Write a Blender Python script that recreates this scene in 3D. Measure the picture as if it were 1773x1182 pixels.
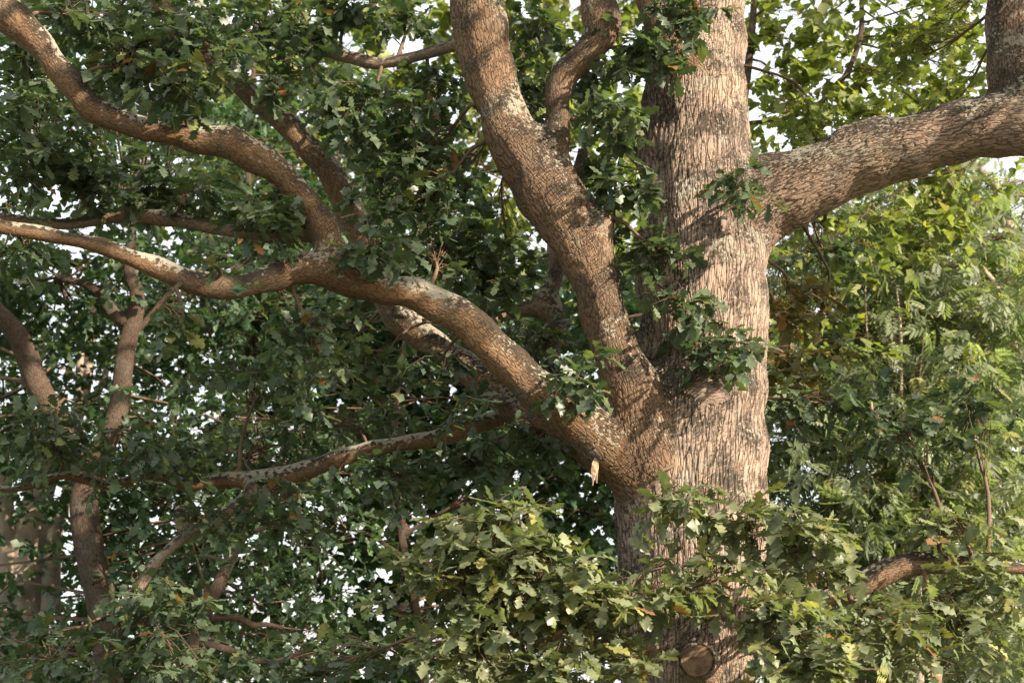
import bpy, bmesh, math, random
import numpy as np
from mathutils import Vector, Matrix, noise as mnoise

for o in list(bpy.data.objects):
    bpy.data.objects.remove(o, do_unlink=True)
scene = bpy.context.scene
COL = scene.collection
random.seed(7)
rng = np.random.default_rng(7)

# ------------------------------------------------------------------ camera, sky, sun, exposure
FPX, CX, CY = 2462.0, 886.5, 591.0            # focal length and centre in photo pixels
PITCH = math.radians(15.0)
CAM = np.array([0.0, 0.0, 1.6])
cam_d = bpy.data.cameras.new('camera')
cam_d.sensor_width = 36.0
cam_d.lens = FPX / 1773.0 * 36.0
cam_d.clip_start = 0.1
cam_d.clip_end = 2000
cam_d.dof.use_dof = True
cam_d.dof.focus_distance = 9.0
cam_d.dof.aperture_fstop = 2.8
cam = bpy.data.objects.new('camera', cam_d)
COL.objects.link(cam)
cam.location = CAM
cam.rotation_euler = (math.radians(90) + PITCH, 0, 0)
scene.camera = cam

SUN_EL, SUN_AZ = math.radians(27), math.radians(124)   # azimuth clockwise from +Y (view direction)
sun_vec = Vector((math.sin(SUN_AZ) * math.cos(SUN_EL), math.cos(SUN_AZ) * math.cos(SUN_EL), math.sin(SUN_EL)))
world = bpy.data.worlds.new('World')
scene.world = world
world.use_nodes = True
wn = world.node_tree
bg = wn.nodes['Background']
sky = wn.nodes.new('ShaderNodeTexSky')
sky.sky_type = 'NISHITA'
sky.sun_disc = False
sky.sun_elevation = SUN_EL
sky.sun_rotation = SUN_AZ
sky.dust_density = 5.0
hz = wn.nodes.new('ShaderNodeMix')              # thin even cloud veil whitening the whole sky
hz.data_type = 'RGBA'
hz.inputs[0].default_value = 0.6
wn.links.new(sky.outputs['Color'], hz.inputs[6])
hz.inputs[7].default_value = (5.6, 5.5, 5.2, 1)
wn.links.new(hz.outputs[2], bg.inputs['Color'])
bg.inputs['Strength'].default_value = 0.118
sl = bpy.data.lights.new('sun', 'SUN')
sl.energy = 4.6
sl.angle = math.radians(0.6)
sl.color = (1.0, 0.84, 0.67)
so = bpy.data.objects.new('sun', sl)
COL.objects.link(so)
so.rotation_euler = sun_vec.to_track_quat('Z', 'Y').to_euler()
so.location = (8, -8, 12)

vs = scene.view_settings
vs.view_transform = 'Standard'
vs.look = 'None'
vs.gamma = 1.0
vs.use_curve_mapping = False
vs.exposure = 1.6
scene.render.engine = 'CYCLES'

# ------------------------------------------------------------------ helpers
def P(px, py, D):
    """world point seen at photo pixel (px,py), on the upright plane D metres in front of the camera"""
    u = (px - CX) / FPX
    v = -(py - CY) / FPX
    d = np.array([u, math.cos(PITCH) - v * math.sin(PITCH), math.sin(PITCH) + v * math.cos(PITCH)])
    return CAM + d * (D / d[1])

def px_of(pts):
    d = np.atleast_2d(pts) - CAM
    f = d[:, 1] * math.cos(PITCH) + d[:, 2] * math.sin(PITCH)
    up = -d[:, 1] * math.sin(PITCH) + d[:, 2] * math.cos(PITCH)
    return CX + FPX * d[:, 0] / f, CY - FPX * up / f

def mpp(D):                                    # metres per photo pixel at depth D
    return D / FPX * 1.02

def empty(name, loc):
    o = bpy.data.objects.new(name, None)
    o.location = loc
    o.empty_display_size = 0.3
    COL.objects.link(o)
    return o

def tag(o, label=None, cat=None, group=None, kind=None):
    if label: o['label'] = label
    if cat: o['category'] = cat
    if group: o['group'] = group
    if kind: o['kind'] = kind
    return o

def np_mesh(name, V, F, mat, smooth=True, attrs=None):
    """V (n,3) ; F (m,3 or 4) integer array; attrs {name:(type, array)} on points"""
    me = bpy.data.meshes.new(name)
    n, (m, k) = len(V), F.shape
    me.vertices.add(n)
    me.vertices.foreach_set('co', np.ascontiguousarray(V, dtype=np.float32).ravel())
    me.loops.add(m * k)
    me.loops.foreach_set('vertex_index', np.ascontiguousarray(F, dtype=np.int32).ravel())
    me.polygons.add(m)
    me.polygons.foreach_set('loop_start', np.arange(0, m * k, k, dtype=np.int32))
    me.polygons.foreach_set('use_smooth', np.full(m, smooth, dtype=bool))
    for an, (ty, arr) in (attrs or {}).items():
        a = me.attributes.new(an, ty, 'POINT')
        arr = np.ascontiguousarray(arr, dtype=np.float32).ravel()
        a.data.foreach_set({'FLOAT': 'value', 'FLOAT_VECTOR': 'vector', 'FLOAT_COLOR': 'color'}[ty], arr)
    me.update(calc_edges=True)
    me.validate()
    if mat: me.materials.append(mat)
    return me

def link(name, me, parent=None):
    o = bpy.data.objects.new(name, me)
    COL.objects.link(o)
    if parent is not None:
        o.parent = parent
        o.matrix_parent_inverse = Matrix.Translation(parent.location).inverted()
    return o

def unit(a):
    return a / np.maximum(np.linalg.norm(a, axis=-1, keepdims=True), 1e-9)

def spline(pts, step):
    """Catmull-Rom through (x,y,z,r) rows, resampled about every step metres"""
    p = np.asarray(pts, float)
    q = np.vstack([2 * p[0] - p[1], p, 2 * p[-1] - p[-2]])
    out = []
    for i in range(1, len(q) - 2):
        a, b, c, d = q[i - 1], q[i], q[i + 1], q[i + 2]
        n = max(2, int(np.linalg.norm(c[:3] - b[:3]) / step))
        t = (np.arange(n) / n)[:, None]
        out.append(0.5 * (2 * b + (c - a) * t + (2 * a - 5 * b + 4 * c - d) * t ** 2 + (3 * b - a - 3 * c + d) * t ** 3))
    out.append(q[-2][None])
    o = np.vstack(out)
    o[:, 3] = np.maximum(o[:, 3], 0.002)
    return o

def frames(C):
    T = unit(np.gradient(C, axis=0))
    N = np.zeros_like(T)
    ref = np.array([0, -1.0, 0]) if abs(T[0][1]) < 0.9 else np.array([1.0, 0, 0])
    n = ref - T[0] * ref.dot(T[0])
    for i in range(len(T)):
        n = n - T[i] * n.dot(T[i])
        n /= np.linalg.norm(n) + 1e-9
        N[i] = n
    return T, N, np.cross(T, N)

def bark_freq(r):
    return 1.0 / (0.0275 * (np.maximum(r, 0.02) / 0.42) ** 0.42)

def stretch(r): return np.clip(0.34 - 0.6 * r, 0.135, 0.30)      # bark plates: long on the trunk, short on limbs
def tube(S, sides, cap=True):
    """structured tube; returns V, F(quads as degenerate-free), bark coords"""
    C, R = S[:, :3], S[:, 3]
    T, N, B = frames(C)
    ang = np.arange(sides) / sides * 2 * math.pi
    ca, sa = np.cos(ang)[None, :, None], np.sin(ang)[None, :, None]
    off = (N[:, None] * ca + B[:, None] * sa) * R[:, None, None]
    V = (C[:, None] + off).reshape(-1, 3)
    g = bark_freq(R)
    ds = np.r_[0, np.linalg.norm(np.diff(C, axis=0), axis=1)]
    s = np.cumsum(ds * g * stretch(R))
    K = np.stack([(R * g)[:, None] * np.cos(ang), (R * g)[:, None] * np.sin(ang), np.repeat(s[:, None], sides, 1)], -1).reshape(-1, 3)
    n = len(C)
    i, j = np.meshgrid(np.arange(n - 1), np.arange(sides), indexing='ij')
    a = i * sides + j; b = i * sides + (j + 1) % sides
    F = np.stack([a, b, b + sides, a + sides], -1).reshape(-1, 4)
    if cap:
        V = np.vstack([V, C[0], C[-1]]); K = np.vstack([K, K[0], K[-1]])
        c0, c1 = n * sides, n * sides + 1
        jj = np.arange(sides); k2 = (jj + 1) % sides
        F0 = np.stack([np.full(sides, c0), k2, jj, np.full(sides, c0)], -1)
        F1 = np.stack([np.full(sides, c1), (n - 1) * sides + jj, (n - 1) * sides + k2, np.full(sides, c1)], -1)
        return V, F, K, np.vstack([F0, F1])[:, :3]
    return V, F, K, None

class TubeBag:                                  # several tubes of ONE thing's part
    def __init__(s): s.V, s.F, s.K, s.n = [], [], [], 0
    def add(s, S, sides):
        V, F, K, C = tube(S, sides)
        tri = np.vstack([F[:, [0, 1, 2]], F[:, [0, 2, 3]], C])
        s.V.append(V); s.F.append(tri + s.n); s.K.append(K + rng.uniform(0, 50)); s.n += len(V)
    def add_many(s, A, B, r0, r1, sag=0.04):
        n = len(A)
        d = np.linalg.norm(B - A, axis=1, keepdims=True)
        M = (A + B) / 2 + rng.normal(size=(n, 3)) * d * 0.07 + np.array([0, 0, 1]) * d * sag
        t = unit(B - A)
        n1 = unit(np.cross(t, np.array([0.31, 0.2, 0.93]))); n2 = np.cross(t, n1)
        rings = []
        for c, r in ((A, r0), (M, (r0 + r1) / 2), (B, r1)):
            for k in range(3):
                a = k * 2.0944
                rings.append(c + (n1 * math.cos(a) + n2 * math.sin(a)) * r)
        V = np.stack(rings, 1)
        f = np.array([(q * 3 + k, q * 3 + (k + 1) % 3, q * 3 + 3 + (k + 1) % 3, q * 3 + 3 + k) for q in (0, 1) for k in range(3)])
        tri = np.vstack([f[:, [0, 1, 2]], f[:, [0, 2, 3]]])
        s.F.append((tri[None] + (np.arange(n) * 9)[:, None, None]).reshape(-1, 3) + s.n)
        s.V.append(V.reshape(-1, 3)); s.K.append(V.reshape(-1, 3) * 30); s.n += n * 9
    def mesh(s, name, mat, warm=0.5):
        V = np.vstack(s.V)
        return np_mesh(name, V, np.vstack(s.F), mat, True, {'bark': ('FLOAT_VECTOR', np.vstack(s.K)),
                       'warm': ('FLOAT', np.full(len(V), warm)), 'edge': ('FLOAT', np.ones(len(V)))})

# ------------------------------------------------------------------ materials
def mat_new(name):
    m = bpy.data.materials.new(name)
    m.use_nodes = True
    nt = m.node_tree
    return m, nt, nt.nodes, nt.links, nt.nodes['Principled BSDF'], nt.nodes['Material Output']

def ramp(nodes, stops, interp='LINEAR'):
    r = nodes.new('ShaderNodeValToRGB')
    r.color_ramp.interpolation = interp
    e = r.color_ramp.elements
    while len(e) < len(stops): e.new(0.5)
    for el, (p, c) in zip(e, stops):
        el.position = p
        el.color = (*c, 1) if len(c) == 3 else c
    return r

def math_node(nt, op, a, b=None, clamp=False):
    n = nt.nodes.new('ShaderNodeMath'); n.operation = op; n.use_clamp = clamp
    for i, x in enumerate((a, b)):
        if x is None: continue
        if isinstance(x, (int, float)): n.inputs[i].default_value = x
        else: nt.links.new(x, n.inputs[i])
    return n.outputs[0]

def mix_col(nt, f, a, b, mode='MIX'):
    n = nt.nodes.new('ShaderNodeMix'); n.data_type = 'RGBA'; n.blend_type = mode
    for s, x in ((n.inputs[0], f), (n.inputs[6], a), (n.inputs[7], b)):
        if isinstance(x, (int, float)): s.default_value = x
        elif isinstance(x, tuple): s.default_value = (*x, 1)
        else: nt.links.new(x, s)
    return n.outputs[2]

def bark_material(name, cool, warm, depth=0.02, lichen=0.0, algae=0.0, smooth=False):
    m, nt, N, L, bs, out = mat_new(name)
    at = N.new('ShaderNodeAttribute'); at.attribute_name = 'bark'
    wa = N.new('ShaderNodeAttribute'); wa.attribute_name = 'warm'
    ed = N.new('ShaderNodeAttribute'); ed.attribute_name = 'edge'
    co = at.outputs['Vector']
    nz = N.new('ShaderNodeTexNoise'); nz.inputs['Scale'].default_value = 0.9; nz.inputs['Detail'].default_value = 3
    L.new(co, nz.inputs['Vector'])
    sub = N.new('ShaderNodeVectorMath'); sub.operation = 'SUBTRACT'; sub.inputs[1].default_value = (0.5, 0.5, 0.5)
    L.new(nz.outputs['Color'], sub.inputs[0])
    sc = N.new('ShaderNodeVectorMath'); sc.operation = 'SCALE'; sc.inputs['Scale'].default_value = 1.1
    L.new(sub.outputs[0], sc.inputs[0])
    ad = N.new('ShaderNodeVectorMath'); ad.operation = 'ADD'
    L.new(co, ad.inputs[0]); L.new(sc.outputs[0], ad.inputs[1])
    vo = N.new('ShaderNodeTexVoronoi'); vo.feature = 'DISTANCE_TO_EDGE'; vo.inputs['Scale'].default_value = 0.95
    L.new(ad.outputs[0], vo.inputs['Vector'])
    v2 = N.new('ShaderNodeTexVoronoi'); v2.feature = 'DISTANCE_TO_EDGE'; v2.inputs['Scale'].default_value = 2.3
    L.new(ad.outputs[0], v2.inputs['Vector'])
    fi = N.new('ShaderNodeTexNoise'); fi.inputs['Scale'].default_value = 3.5; fi.inputs['Detail'].default_value = 5
    fi.inputs['Roughness'].default_value = 0.65
    L.new(co, fi.inputs['Vector'])
    mr = N.new('ShaderNodeMapRange'); mr.interpolation_type = 'SMOOTHSTEP'
    mr.inputs['From Max'].default_value = 0.17; L.new(vo.outputs['Distance'], mr.inputs['Value'])
    m2 = N.new('ShaderNodeMapRange'); m2.interpolation_type = 'SMOOTHSTEP'
    m2.inputs['From Max'].default_value = 0.12; L.new(v2.outputs['Distance'], m2.inputs['Value'])
    h = math_node(nt, 'ADD', math_node(nt, 'MULTIPLY', mr.outputs[0], 0.62), math_node(nt, 'MULTIPLY', m2.outputs[0], 0.16))
    h = math_node(nt, 'ADD', h, math_node(nt, 'MULTIPLY', fi.outputs['Fac'], 0.34))
    if smooth:
        h = math_node(nt, 'MULTIPLY', fi.outputs['Fac'], 0.5)
    # colour
    ge = N.new('ShaderNodeNewGeometry')
    base = mix_col(nt, wa.outputs['Fac'], cool, warm)
    big = N.new('ShaderNodeTexNoise'); big.inputs['Scale'].default_value = 1.7; big.inputs['Detail'].default_value = 4
    L.new(ge.outputs['Position'], big.inputs['Vector'])
    rb = ramp(N, [(0.3, (0.72, 0.72, 0.72)), (0.7, (1.2, 1.17, 1.1))]); L.new(big.outputs['Fac'], rb.inputs[0])
    base = mix_col(nt, 1.0, base, rb.outputs[0], 'MULTIPLY')
    st = N.new('ShaderNodeTexNoise'); st.inputs['Scale'].default_value = 3.3; st.inputs['Detail'].default_value = 6; st.inputs['Roughness'].default_value = 0.7
    L.new(ge.outputs['Position'], st.inputs['Vector'])
    rs = ramp(N, [(0.5, (0, 0, 0)), (0.68, (0.7, 0.7, 0.7))]); L.new(st.outputs['Fac'], rs.inputs[0])
    base = mix_col(nt, rs.outputs[0], base, (0.115, 0.108, 0.085))
    rf = ramp(N, [(0.15, (0.34, 0.30, 0.27)), (0.5, (0.82, 0.81, 0.80)), (0.95, (1.12, 1.12, 1.12))])  # furrows darker: their own tone plus painted-in shadow
    L.new(h, rf.inputs[0])
    colr = mix_col(nt, 0.35 if smooth else 1.0, base, rf.outputs[0], 'MULTIPLY')
    if algae or lichen:
        sx = N.new('ShaderNodeSeparateXYZ'); L.new(ge.outputs['True Normal'], sx.inputs[0])
        n1 = N.new('ShaderNodeTexNoise'); n1.inputs['Scale'].default_value = 5; n1.inputs['Detail'].default_value = 5
        L.new(ge.outputs['Position'], n1.inputs['Vector'])
        up = math_node(nt, 'ADD', sx.outputs['Z'], math_node(nt, 'MULTIPLY', math_node(nt, 'SUBTRACT', n1.outputs['Fac'], 0.5), 1.6))
        ra = ramp(N, [(0.05, (0, 0, 0)), (0.45, (1, 1, 1))]); L.new(math_node(nt, 'ADD', up, 0.22), ra.inputs[0])
        colr = mix_col(nt, math_node(nt, 'MULTIPLY', ra.outputs[0], algae), colr, (0.022, 0.021, 0.016))
        n2 = N.new('ShaderNodeTexNoise'); n2.inputs['Scale'].default_value = 3.2; n2.inputs['Detail'].default_value = 2
        L.new(ge.outputs['Position'], n2.inputs['Vector'])
        n3 = N.new('ShaderNodeTexNoise'); n3.inputs['Scale'].default_value = 34; n3.inputs['Detail'].default_value = 4
        L.new(ge.outputs['Position'], n3.inputs['Vector'])
        lm = math_node(nt, 'ADD', math_node(nt, 'MULTIPLY', n2.outputs['Fac'], 1.35), math_node(nt, 'MULTIPLY', n3.outputs['Fac'], 1.25))
        lm = math_node(nt, 'ADD', lm, math_node(nt, 'MULTIPLY', sx.outputs['Z'], 0.34))
        rl = ramp(N, [(0.0, (0, 0, 0)), (0.06, (1, 1, 1))])
        L.new(math_node(nt, 'SUBTRACT', lm, 1.5), rl.inputs[0])
        colr = mix_col(nt, math_node(nt, 'MULTIPLY', rl.outputs[0], lichen), colr, (0.26, 0.245, 0.195))
    L.new(colr, bs.inputs['Base Color'])
    bs.inputs['Roughness'].default_value = 0.9
    bs.inputs['Specular IOR Level'].default_value = 0.2
    di = N.new('ShaderNodeDisplacement'); di.inputs['Midlevel'].default_value = 0.75
    wmul = N.new('ShaderNodeAttribute'); wmul.attribute_name = 'amp'
    di.inputs['Scale'].default_value = depth
    if lichen:   # the big oak carries its own relief strength
        sc2 = math_node(nt, 'MULTIPLY', wmul.outputs['Fac'], ed.outputs['Fac'])
        L.new(sc2, di.inputs['Scale'])
    L.new(h, di.inputs['Height'])
    L.new(di.outputs[0], out.inputs['Displacement'])
    m.displacement_method = 'BOTH' if lichen else 'BUMP'
    return m

M_OAK = bark_material('oak_bark', (0.315, 0.242, 0.195), (0.172, 0.108, 0.062), lichen=0.9, algae=0.85)
M_BG = bark_material('woodland_bark', (0.085, 0.064, 0.05), (0.09, 0.062, 0.044), depth=0.008)
M_PALE = bark_material('pale_smooth_bark', (0.36, 0.30, 0.25), (0.42, 0.36, 0.29), depth=0.002, smooth=True)
M_TWIG = bark_material('twig_bark', (0.13, 0.095, 0.07), (0.17, 0.11, 0.07), depth=0.002, smooth=True)

def leaf_material(name, trans=0.35, rough=0.4, ttint=(1.2, 1.35, 0.6)):
    m, nt, N, L, bs, out = mat_new(name)
    at = N.new('ShaderNodeAttribute'); at.attribute_name = 'tint'
    ge = N.new('ShaderNodeNewGeometry')
    nz = N.new('ShaderNodeTexNoise'); nz.inputs['Scale'].default_value = 22; nz.inputs['Detail'].default_value = 3
    L.new(ge.outputs['Position'], nz.inputs['Vector'])
    rr = ramp(N, [(0.3, (0.75, 0.75, 0.75)), (0.7, (1.25, 1.25, 1.2))]); L.new(nz.outputs['Fac'], rr.inputs[0])
    c = mix_col(nt, 1.0, at.outputs['Color'], rr.outputs[0], 'MULTIPLY')
    L.new(c, bs.inputs['Base Color'])
    bs.inputs['Roughness'].default_value = rough
    bs.inputs['Specular IOR Level'].default_value = 0.45
    bu = N.new('ShaderNodeBump'); bu.inputs['Strength'].default_value = 0.35; bu.inputs['Distance'].default_value = 0.004
    n2 = N.new('ShaderNodeTexNoise'); n2.inputs['Scale'].default_value = 60; L.new(ge.outputs['Position'], n2.inputs['Vector'])
    L.new(n2.outputs['Fac'], bu.inputs['Height']); L.new(bu.outputs[0], bs.inputs['Normal'])
    tr = N.new('ShaderNodeBsdfTranslucent')
    tc = mix_col(nt, 1.0, c, ttint, 'MULTIPLY'); L.new(tc, tr.inputs['Color'])
    mx = N.new('ShaderNodeMixShader'); mx.inputs[0].default_value = trans
    L.new(bs.outputs[0], mx.inputs[1]); L.new(tr.outputs[0], mx.inputs[2]); L.new(mx.outputs[0], out.inputs['Surface'])
    return m
M_LEAF = leaf_material('oak_leaf')
M_BGLEAF = leaf_material('woodland_leaf', trans=0.45, rough=0.5)

# ------------------------------------------------------------------ leaf shapes
def leaf_shape(half, fold=0.16, curl=0.18, wave=0.03):
    """half: (x, w) outline from the base to the tip -> V (unit length along x, width along y), tris"""
    h = np.array(half, float)
    n = len(h)
    mid = np.stack([h[:, 0], np.zeros(n), np.zeros(n)], 1)
    V, F = [], []
    lf = np.stack([h[:, 0], h[:, 1], fold * h[:, 1] + wave * np.sin(h[:, 0] * 17)], 1)
    rt = np.stack([h[:, 0], -h[:, 1], fold * h[:, 1] + wave * np.cos(h[:, 0] * 15)], 1)
    V = np.vstack([mid, lf[1:-1], rt[1:-1]])
    L0, R0 = n, n + n - 2
    for i in range(n - 1):
        a, b = i, i + 1
        la, lb = (L0 + i - 1 if i > 0 else None), (L0 + i if i + 1 < n - 1 else None)
        ra, rb_ = (R0 + i - 1 if i > 0 else None), (R0 + i if i + 1 < n - 1 else None)
        if la is None: F += [(a, b, lb), (a, rb_, b)]
        elif lb is None: F += [(a, b, la), (a, ra, b)]
        else: F += [(a, b, lb), (a, lb, la), (a, rb_, b), (a, ra, rb_)]
    V[:, 2] -= curl * V[:, 0] ** 2
    return V, np.array(F)
OAK_HI = leaf_shape([(0, 0), (0.07, 0.015), (0.17, 0.10), (0.23, 0.13), (0.27, 0.075), (0.34, 0.16), (0.41, 0.20), (0.45, 0.11), (0.53, 0.22), (0.61, 0.275), (0.66, 0.15), (0.74, 0.23), (0.82, 0.235), (0.86, 0.13), (0.94, 0.12), (1.0, 0)])
OAK_LO = leaf_shape([(0, 0), (0.1, 0.02), (0.25, 0.14), (0.31, 0.075), (0.43, 0.22), (0.5, 0.11), (0.64, 0.29), (0.71, 0.15), (0.84, 0.24), (1.0, 0)])
OVAL = leaf_shape([(0, 0), (0.25, 0.24), (0.65, 0.26), (1.0, 0)], wave=0.02)
OAK_BG = leaf_shape([(0, 0), (0.22, 0.15), (0.42, 0.25), (0.52, 0.12), (0.74, 0.29), (1.0, 0)])
MAPLE = leaf_shape([(0, 0), (0.12, 0.28), (0.4, 0.46), (0.58, 0.2), (0.78, 0.2), (1.0, 0)])
def pinnate():
    V, F, n = [], [], 0
    lt = np.array([(0, 0, 0), (0.5, 0.2, 0.02), (1.0, 0, -0.1), (0.45, -0.2, 0.02)]); lf = np.array([(0, 2, 1), (0, 3, 2)])
    items = [(0.28 + 0.16 * i, s) for i in range(4) for s in (1, -1)] + [(0.82, 0)]
    for x, s in items:
        a = math.radians(58) * s
        q = lt * 0.36
        R = np.array([[math.cos(a), -math.sin(a), 0], [math.sin(a), math.cos(a), 0], [0, 0, 1]])
        q = q @ R.T + np.array([x * 0.9, 0, 0])
        V.append(q); F.append(lf + n); n += len(q)
    w = 0.006
    V.append(np.array([[0, -w, 0], [0, w, 0], [0.85, 0, 0]])); F.append(np.array([[0, 1, 2]]) + n)
    V = np.vstack(V); V[:, 2] -= 0.25 * V[:, 0] ** 2
    return V, np.vstack(F)
PINNATE = pinnate()

def leaf_mats(axis, nrm):
    x = unit(axis)
    z = unit(nrm - x * np.sum(nrm * x, 1, keepdims=True))
    y = np.cross(z, x)
    return np.stack([x, y, z], -1)             # columns

class LeafBag:
    def __init__(s): s.d = []
    def add(s, pos, axis, nrm, ln, tint): s.d.append((pos, axis, nrm, ln, tint))
    def arrays(s): return [np.concatenate([a[i] for a in s.d]) for i in range(5)]
def leaf_mesh(name, arrs, shape, mat):
    pos, axis, nrm, ln, tint = arrs
    T, F = shape
    R = leaf_mats(axis, nrm)
    N, k = len(pos), len(T)
    tv = np.repeat(T[None], N, 0).copy()
    tv[:, :, 2] *= rng.uniform(-0.8, 2.6, N)[:, None]
    tv[:, :, 1] *= rng.uniform(0.8, 1.15, N)[:, None]
    V = np.einsum('nij,nkj->nki', R, tv) * ln[:, None, None] + pos[:, None]
    Fa = (F[None] + (np.arange(N) * k)[:, None, None]).reshape(-1, 3)
    tint4 = np.concatenate([tint, np.ones((N, 1))], 1)
    return np_mesh(name, V.reshape(-1, 3), Fa, mat, True, {'tint': ('FLOAT_COLOR', np.repeat(tint4, k, 0))})

TONES = {  # linear base colours; some carry sunlight, as noted beside them
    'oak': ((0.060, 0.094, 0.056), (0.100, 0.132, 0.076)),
    'oak_sunlit': ((0.125, 0.155, 0.085), (0.195, 0.215, 0.118)),  # paler copy of the oak tone, sunlight painted into the leaf colour
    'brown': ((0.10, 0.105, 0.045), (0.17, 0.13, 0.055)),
    'yellow': ((0.13, 0.17, 0.050), (0.20, 0.225, 0.065)),  # yellow-green of backlit and sunlit leaves, put into the base colour
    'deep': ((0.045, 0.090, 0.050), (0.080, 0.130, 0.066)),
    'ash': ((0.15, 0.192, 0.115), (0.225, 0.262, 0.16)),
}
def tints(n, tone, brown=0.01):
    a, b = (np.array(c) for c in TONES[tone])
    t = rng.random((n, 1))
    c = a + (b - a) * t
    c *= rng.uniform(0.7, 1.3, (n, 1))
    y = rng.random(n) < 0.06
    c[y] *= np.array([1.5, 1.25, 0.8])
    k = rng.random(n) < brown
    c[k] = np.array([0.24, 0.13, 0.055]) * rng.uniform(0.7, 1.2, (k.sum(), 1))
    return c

def sprigs(bag, base, dirs, L, tone, nleaf, llen, droop=0.25, brown=0.01, flat=0.35):
    """a spray of leaves along each twig, with a rosette at its tip"""
    n = len(base)
    for i in range(nleaf):
        t = 1.0 if i >= nleaf * 0.55 else 0.25 + 0.75 * i / (nleaf * 0.55)
        tt = t * np.ones((n, 1)) - rng.uniform(0, 0.1, (n, 1))
        p = base + dirs * L[:, None] * tt + np.array([0, 0, -1]) * (L[:, None] * droop * tt ** 2)
        rnd = unit(rng.normal(size=(n, 3)) * np.array([1, 1, 0.55]))
        ax = unit(dirs * (0.55 if t == 1.0 else 0.3) + rnd * 0.95 + np.array([0, 0, -droop * 1.2]))
        nr = unit(np.array([0, 0, 1.0]) + rng.normal(size=(n, 3)) * flat + dirs * 0.15)
        bag.add(p, ax, nr, llen * rng.uniform(0.6, 1.28, n), tints(n, tone, brown))

def twig_spline(a, b, r0, r1, sag=0.0, wob=0.05):
    d = np.linalg.norm(b - a)
    m1 = a + (b - a) * 0.35 + rng.normal(size=3) * d * wob + np.array([0, 0, sag * d])
    m2 = a + (b - a) * 0.7 + rng.normal(size=3) * d * wob + np.array([0, 0, sag * d])
    rr = np.array([r0, r0 * .7 + r1 * .3, r0 * .35 + r1 * .65, r1])
    return spline(np.c_[np.array([a, m1, m2, b]), rr], max(0.05, d / 8))

# ------------------------------------------------------------------ ground
def build_ground():
    m, nt, N, L, bs, out = mat_new('woodland_floor')
    tc = N.new('ShaderNodeNewGeometry')
    n1 = N.new('ShaderNodeTexNoise'); n1.inputs['Scale'].default_value = 0.8; n1.inputs['Detail'].default_value = 8
    L.new(tc.outputs['Position'], n1.inputs['Vector'])
    r = ramp(N, [(0.35, (0.045, 0.032, 0.02)), (0.55, (0.05, 0.065, 0.025)), (0.75, (0.09, 0.07, 0.04))])
    L.new(n1.outputs['Fac'], r.inputs[0]); L.new(r.outputs[0], bs.inputs['Base Color'])
    bs.inputs['Roughness'].default_value = 0.95
    n = 60
    g = np.linspace(-1, 1, n); g = np.sign(g) * np.abs(g) ** 2.2 * 600
    X, Y = np.meshgrid(g, g + 10, indexing='ij')
    Z = np.array([[0.12 * mnoise.noise(Vector((x * .2, y * .2, 0))) for x, y in zip(a, b)] for a, b in zip(X, Y)])
    V = np.stack([X, Y, Z], -1).reshape(-1, 3)
    i, j = np.meshgrid(np.arange(n - 1), np.arange(n - 1), indexing='ij')
    a = i * n + j
    F = np.stack([a, a + n, a + n + 1, a + 1], -1).reshape(-1, 4)
    tag(link('ground', np_mesh('ground', V, F, m)), kind='structure')
build_ground()

# ------------------------------------------------------------------ the great oak: skeleton (photo px, px, depth m, radius px)
def path(rows):
    return np.array([[*P(x, y, D), r * mpp(D)] for x, y, D, r in rows])
trunk_rows = path([(1190, 1182, 9.2, 112), (1194, 1080, 9.2, 120), (1197, 1000, 9.2, 126), (1196, 850, 9.2, 127), (1203, 720, 9.2, 122), (1212, 600, 9.2, 113),
                   (1214, 450, 9.2, 112), (1206, 330, 9.2, 102), (1203, 200, 9.22, 96), (1208, 90, 9.25, 86), (1212, 0, 9.3, 80), (1222, -180, 9.4, 74), (1215, -420, 9.5, 66)])
b0 = trunk_rows[0]
foot = np.array([[b0[0] - 0.02, b0[1], -0.25, 0.72], [b0[0] - 0.02, b0[1], 0.15, 0.60], [b0[0], b0[1], 0.7, 0.49], [b0[0], b0[1], 1.3, 0.44]])
top = trunk_rows[-1]
crown_axis = np.array([[top[0] - .1, top[1] + .1, top[2] + 1.5, 0.19], [top[0] + .1, top[1], top[2] + 3.2, 0.12], [top[0], top[1], top[2] + 5.0, 0.05]])
BR = {}
BR['trunk'] = (np.vstack([foot, trunk_rows, crown_axis]), 0.0)
def limb(key, rows, warm=1.0): BR[key] = (path(rows), warm)
limb('limb_right', [(1215, 430, 9.2, 60), (1262, 392, 9.19, 76), (1325, 348, 9.15, 74), (1400, 313, 9.08, 64), (1500, 270, 9.0, 62), (1600, 243, 8.92, 57), (1700, 222, 8.86, 57), (1790, 205, 8.8, 54), (1900, 175, 8.7, 48), (2100, 110, 8.6, 38)], 0.35)
limb('limb_right_upright', [(1790, 225, 8.82, 44), (1764, 165, 8.84, 54), (1757, 90, 8.86, 49), (1760, 0, 8.88, 50), (1768, -150, 8.9, 46), (1750, -330, 8.95, 36)], 0.6)
limb('limb_middle', [(1165, 880, 9.12, 50), (1128, 790, 8.92, 56), (1100, 690, 8.82, 50), (1068, 600, 8.75, 44), (1035, 490, 8.68, 40), (1008, 425, 8.64, 50), (975, 370, 8.62, 56), (925, 300, 8.6, 50), (880, 230, 8.57, 45), (857, 165, 8.54, 43), (842, 100, 8.5, 45), (829, 30, 8.47, 46), (815, -60, 8.45, 44), (800, -260, 8.4, 36)], 0.85)
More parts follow.
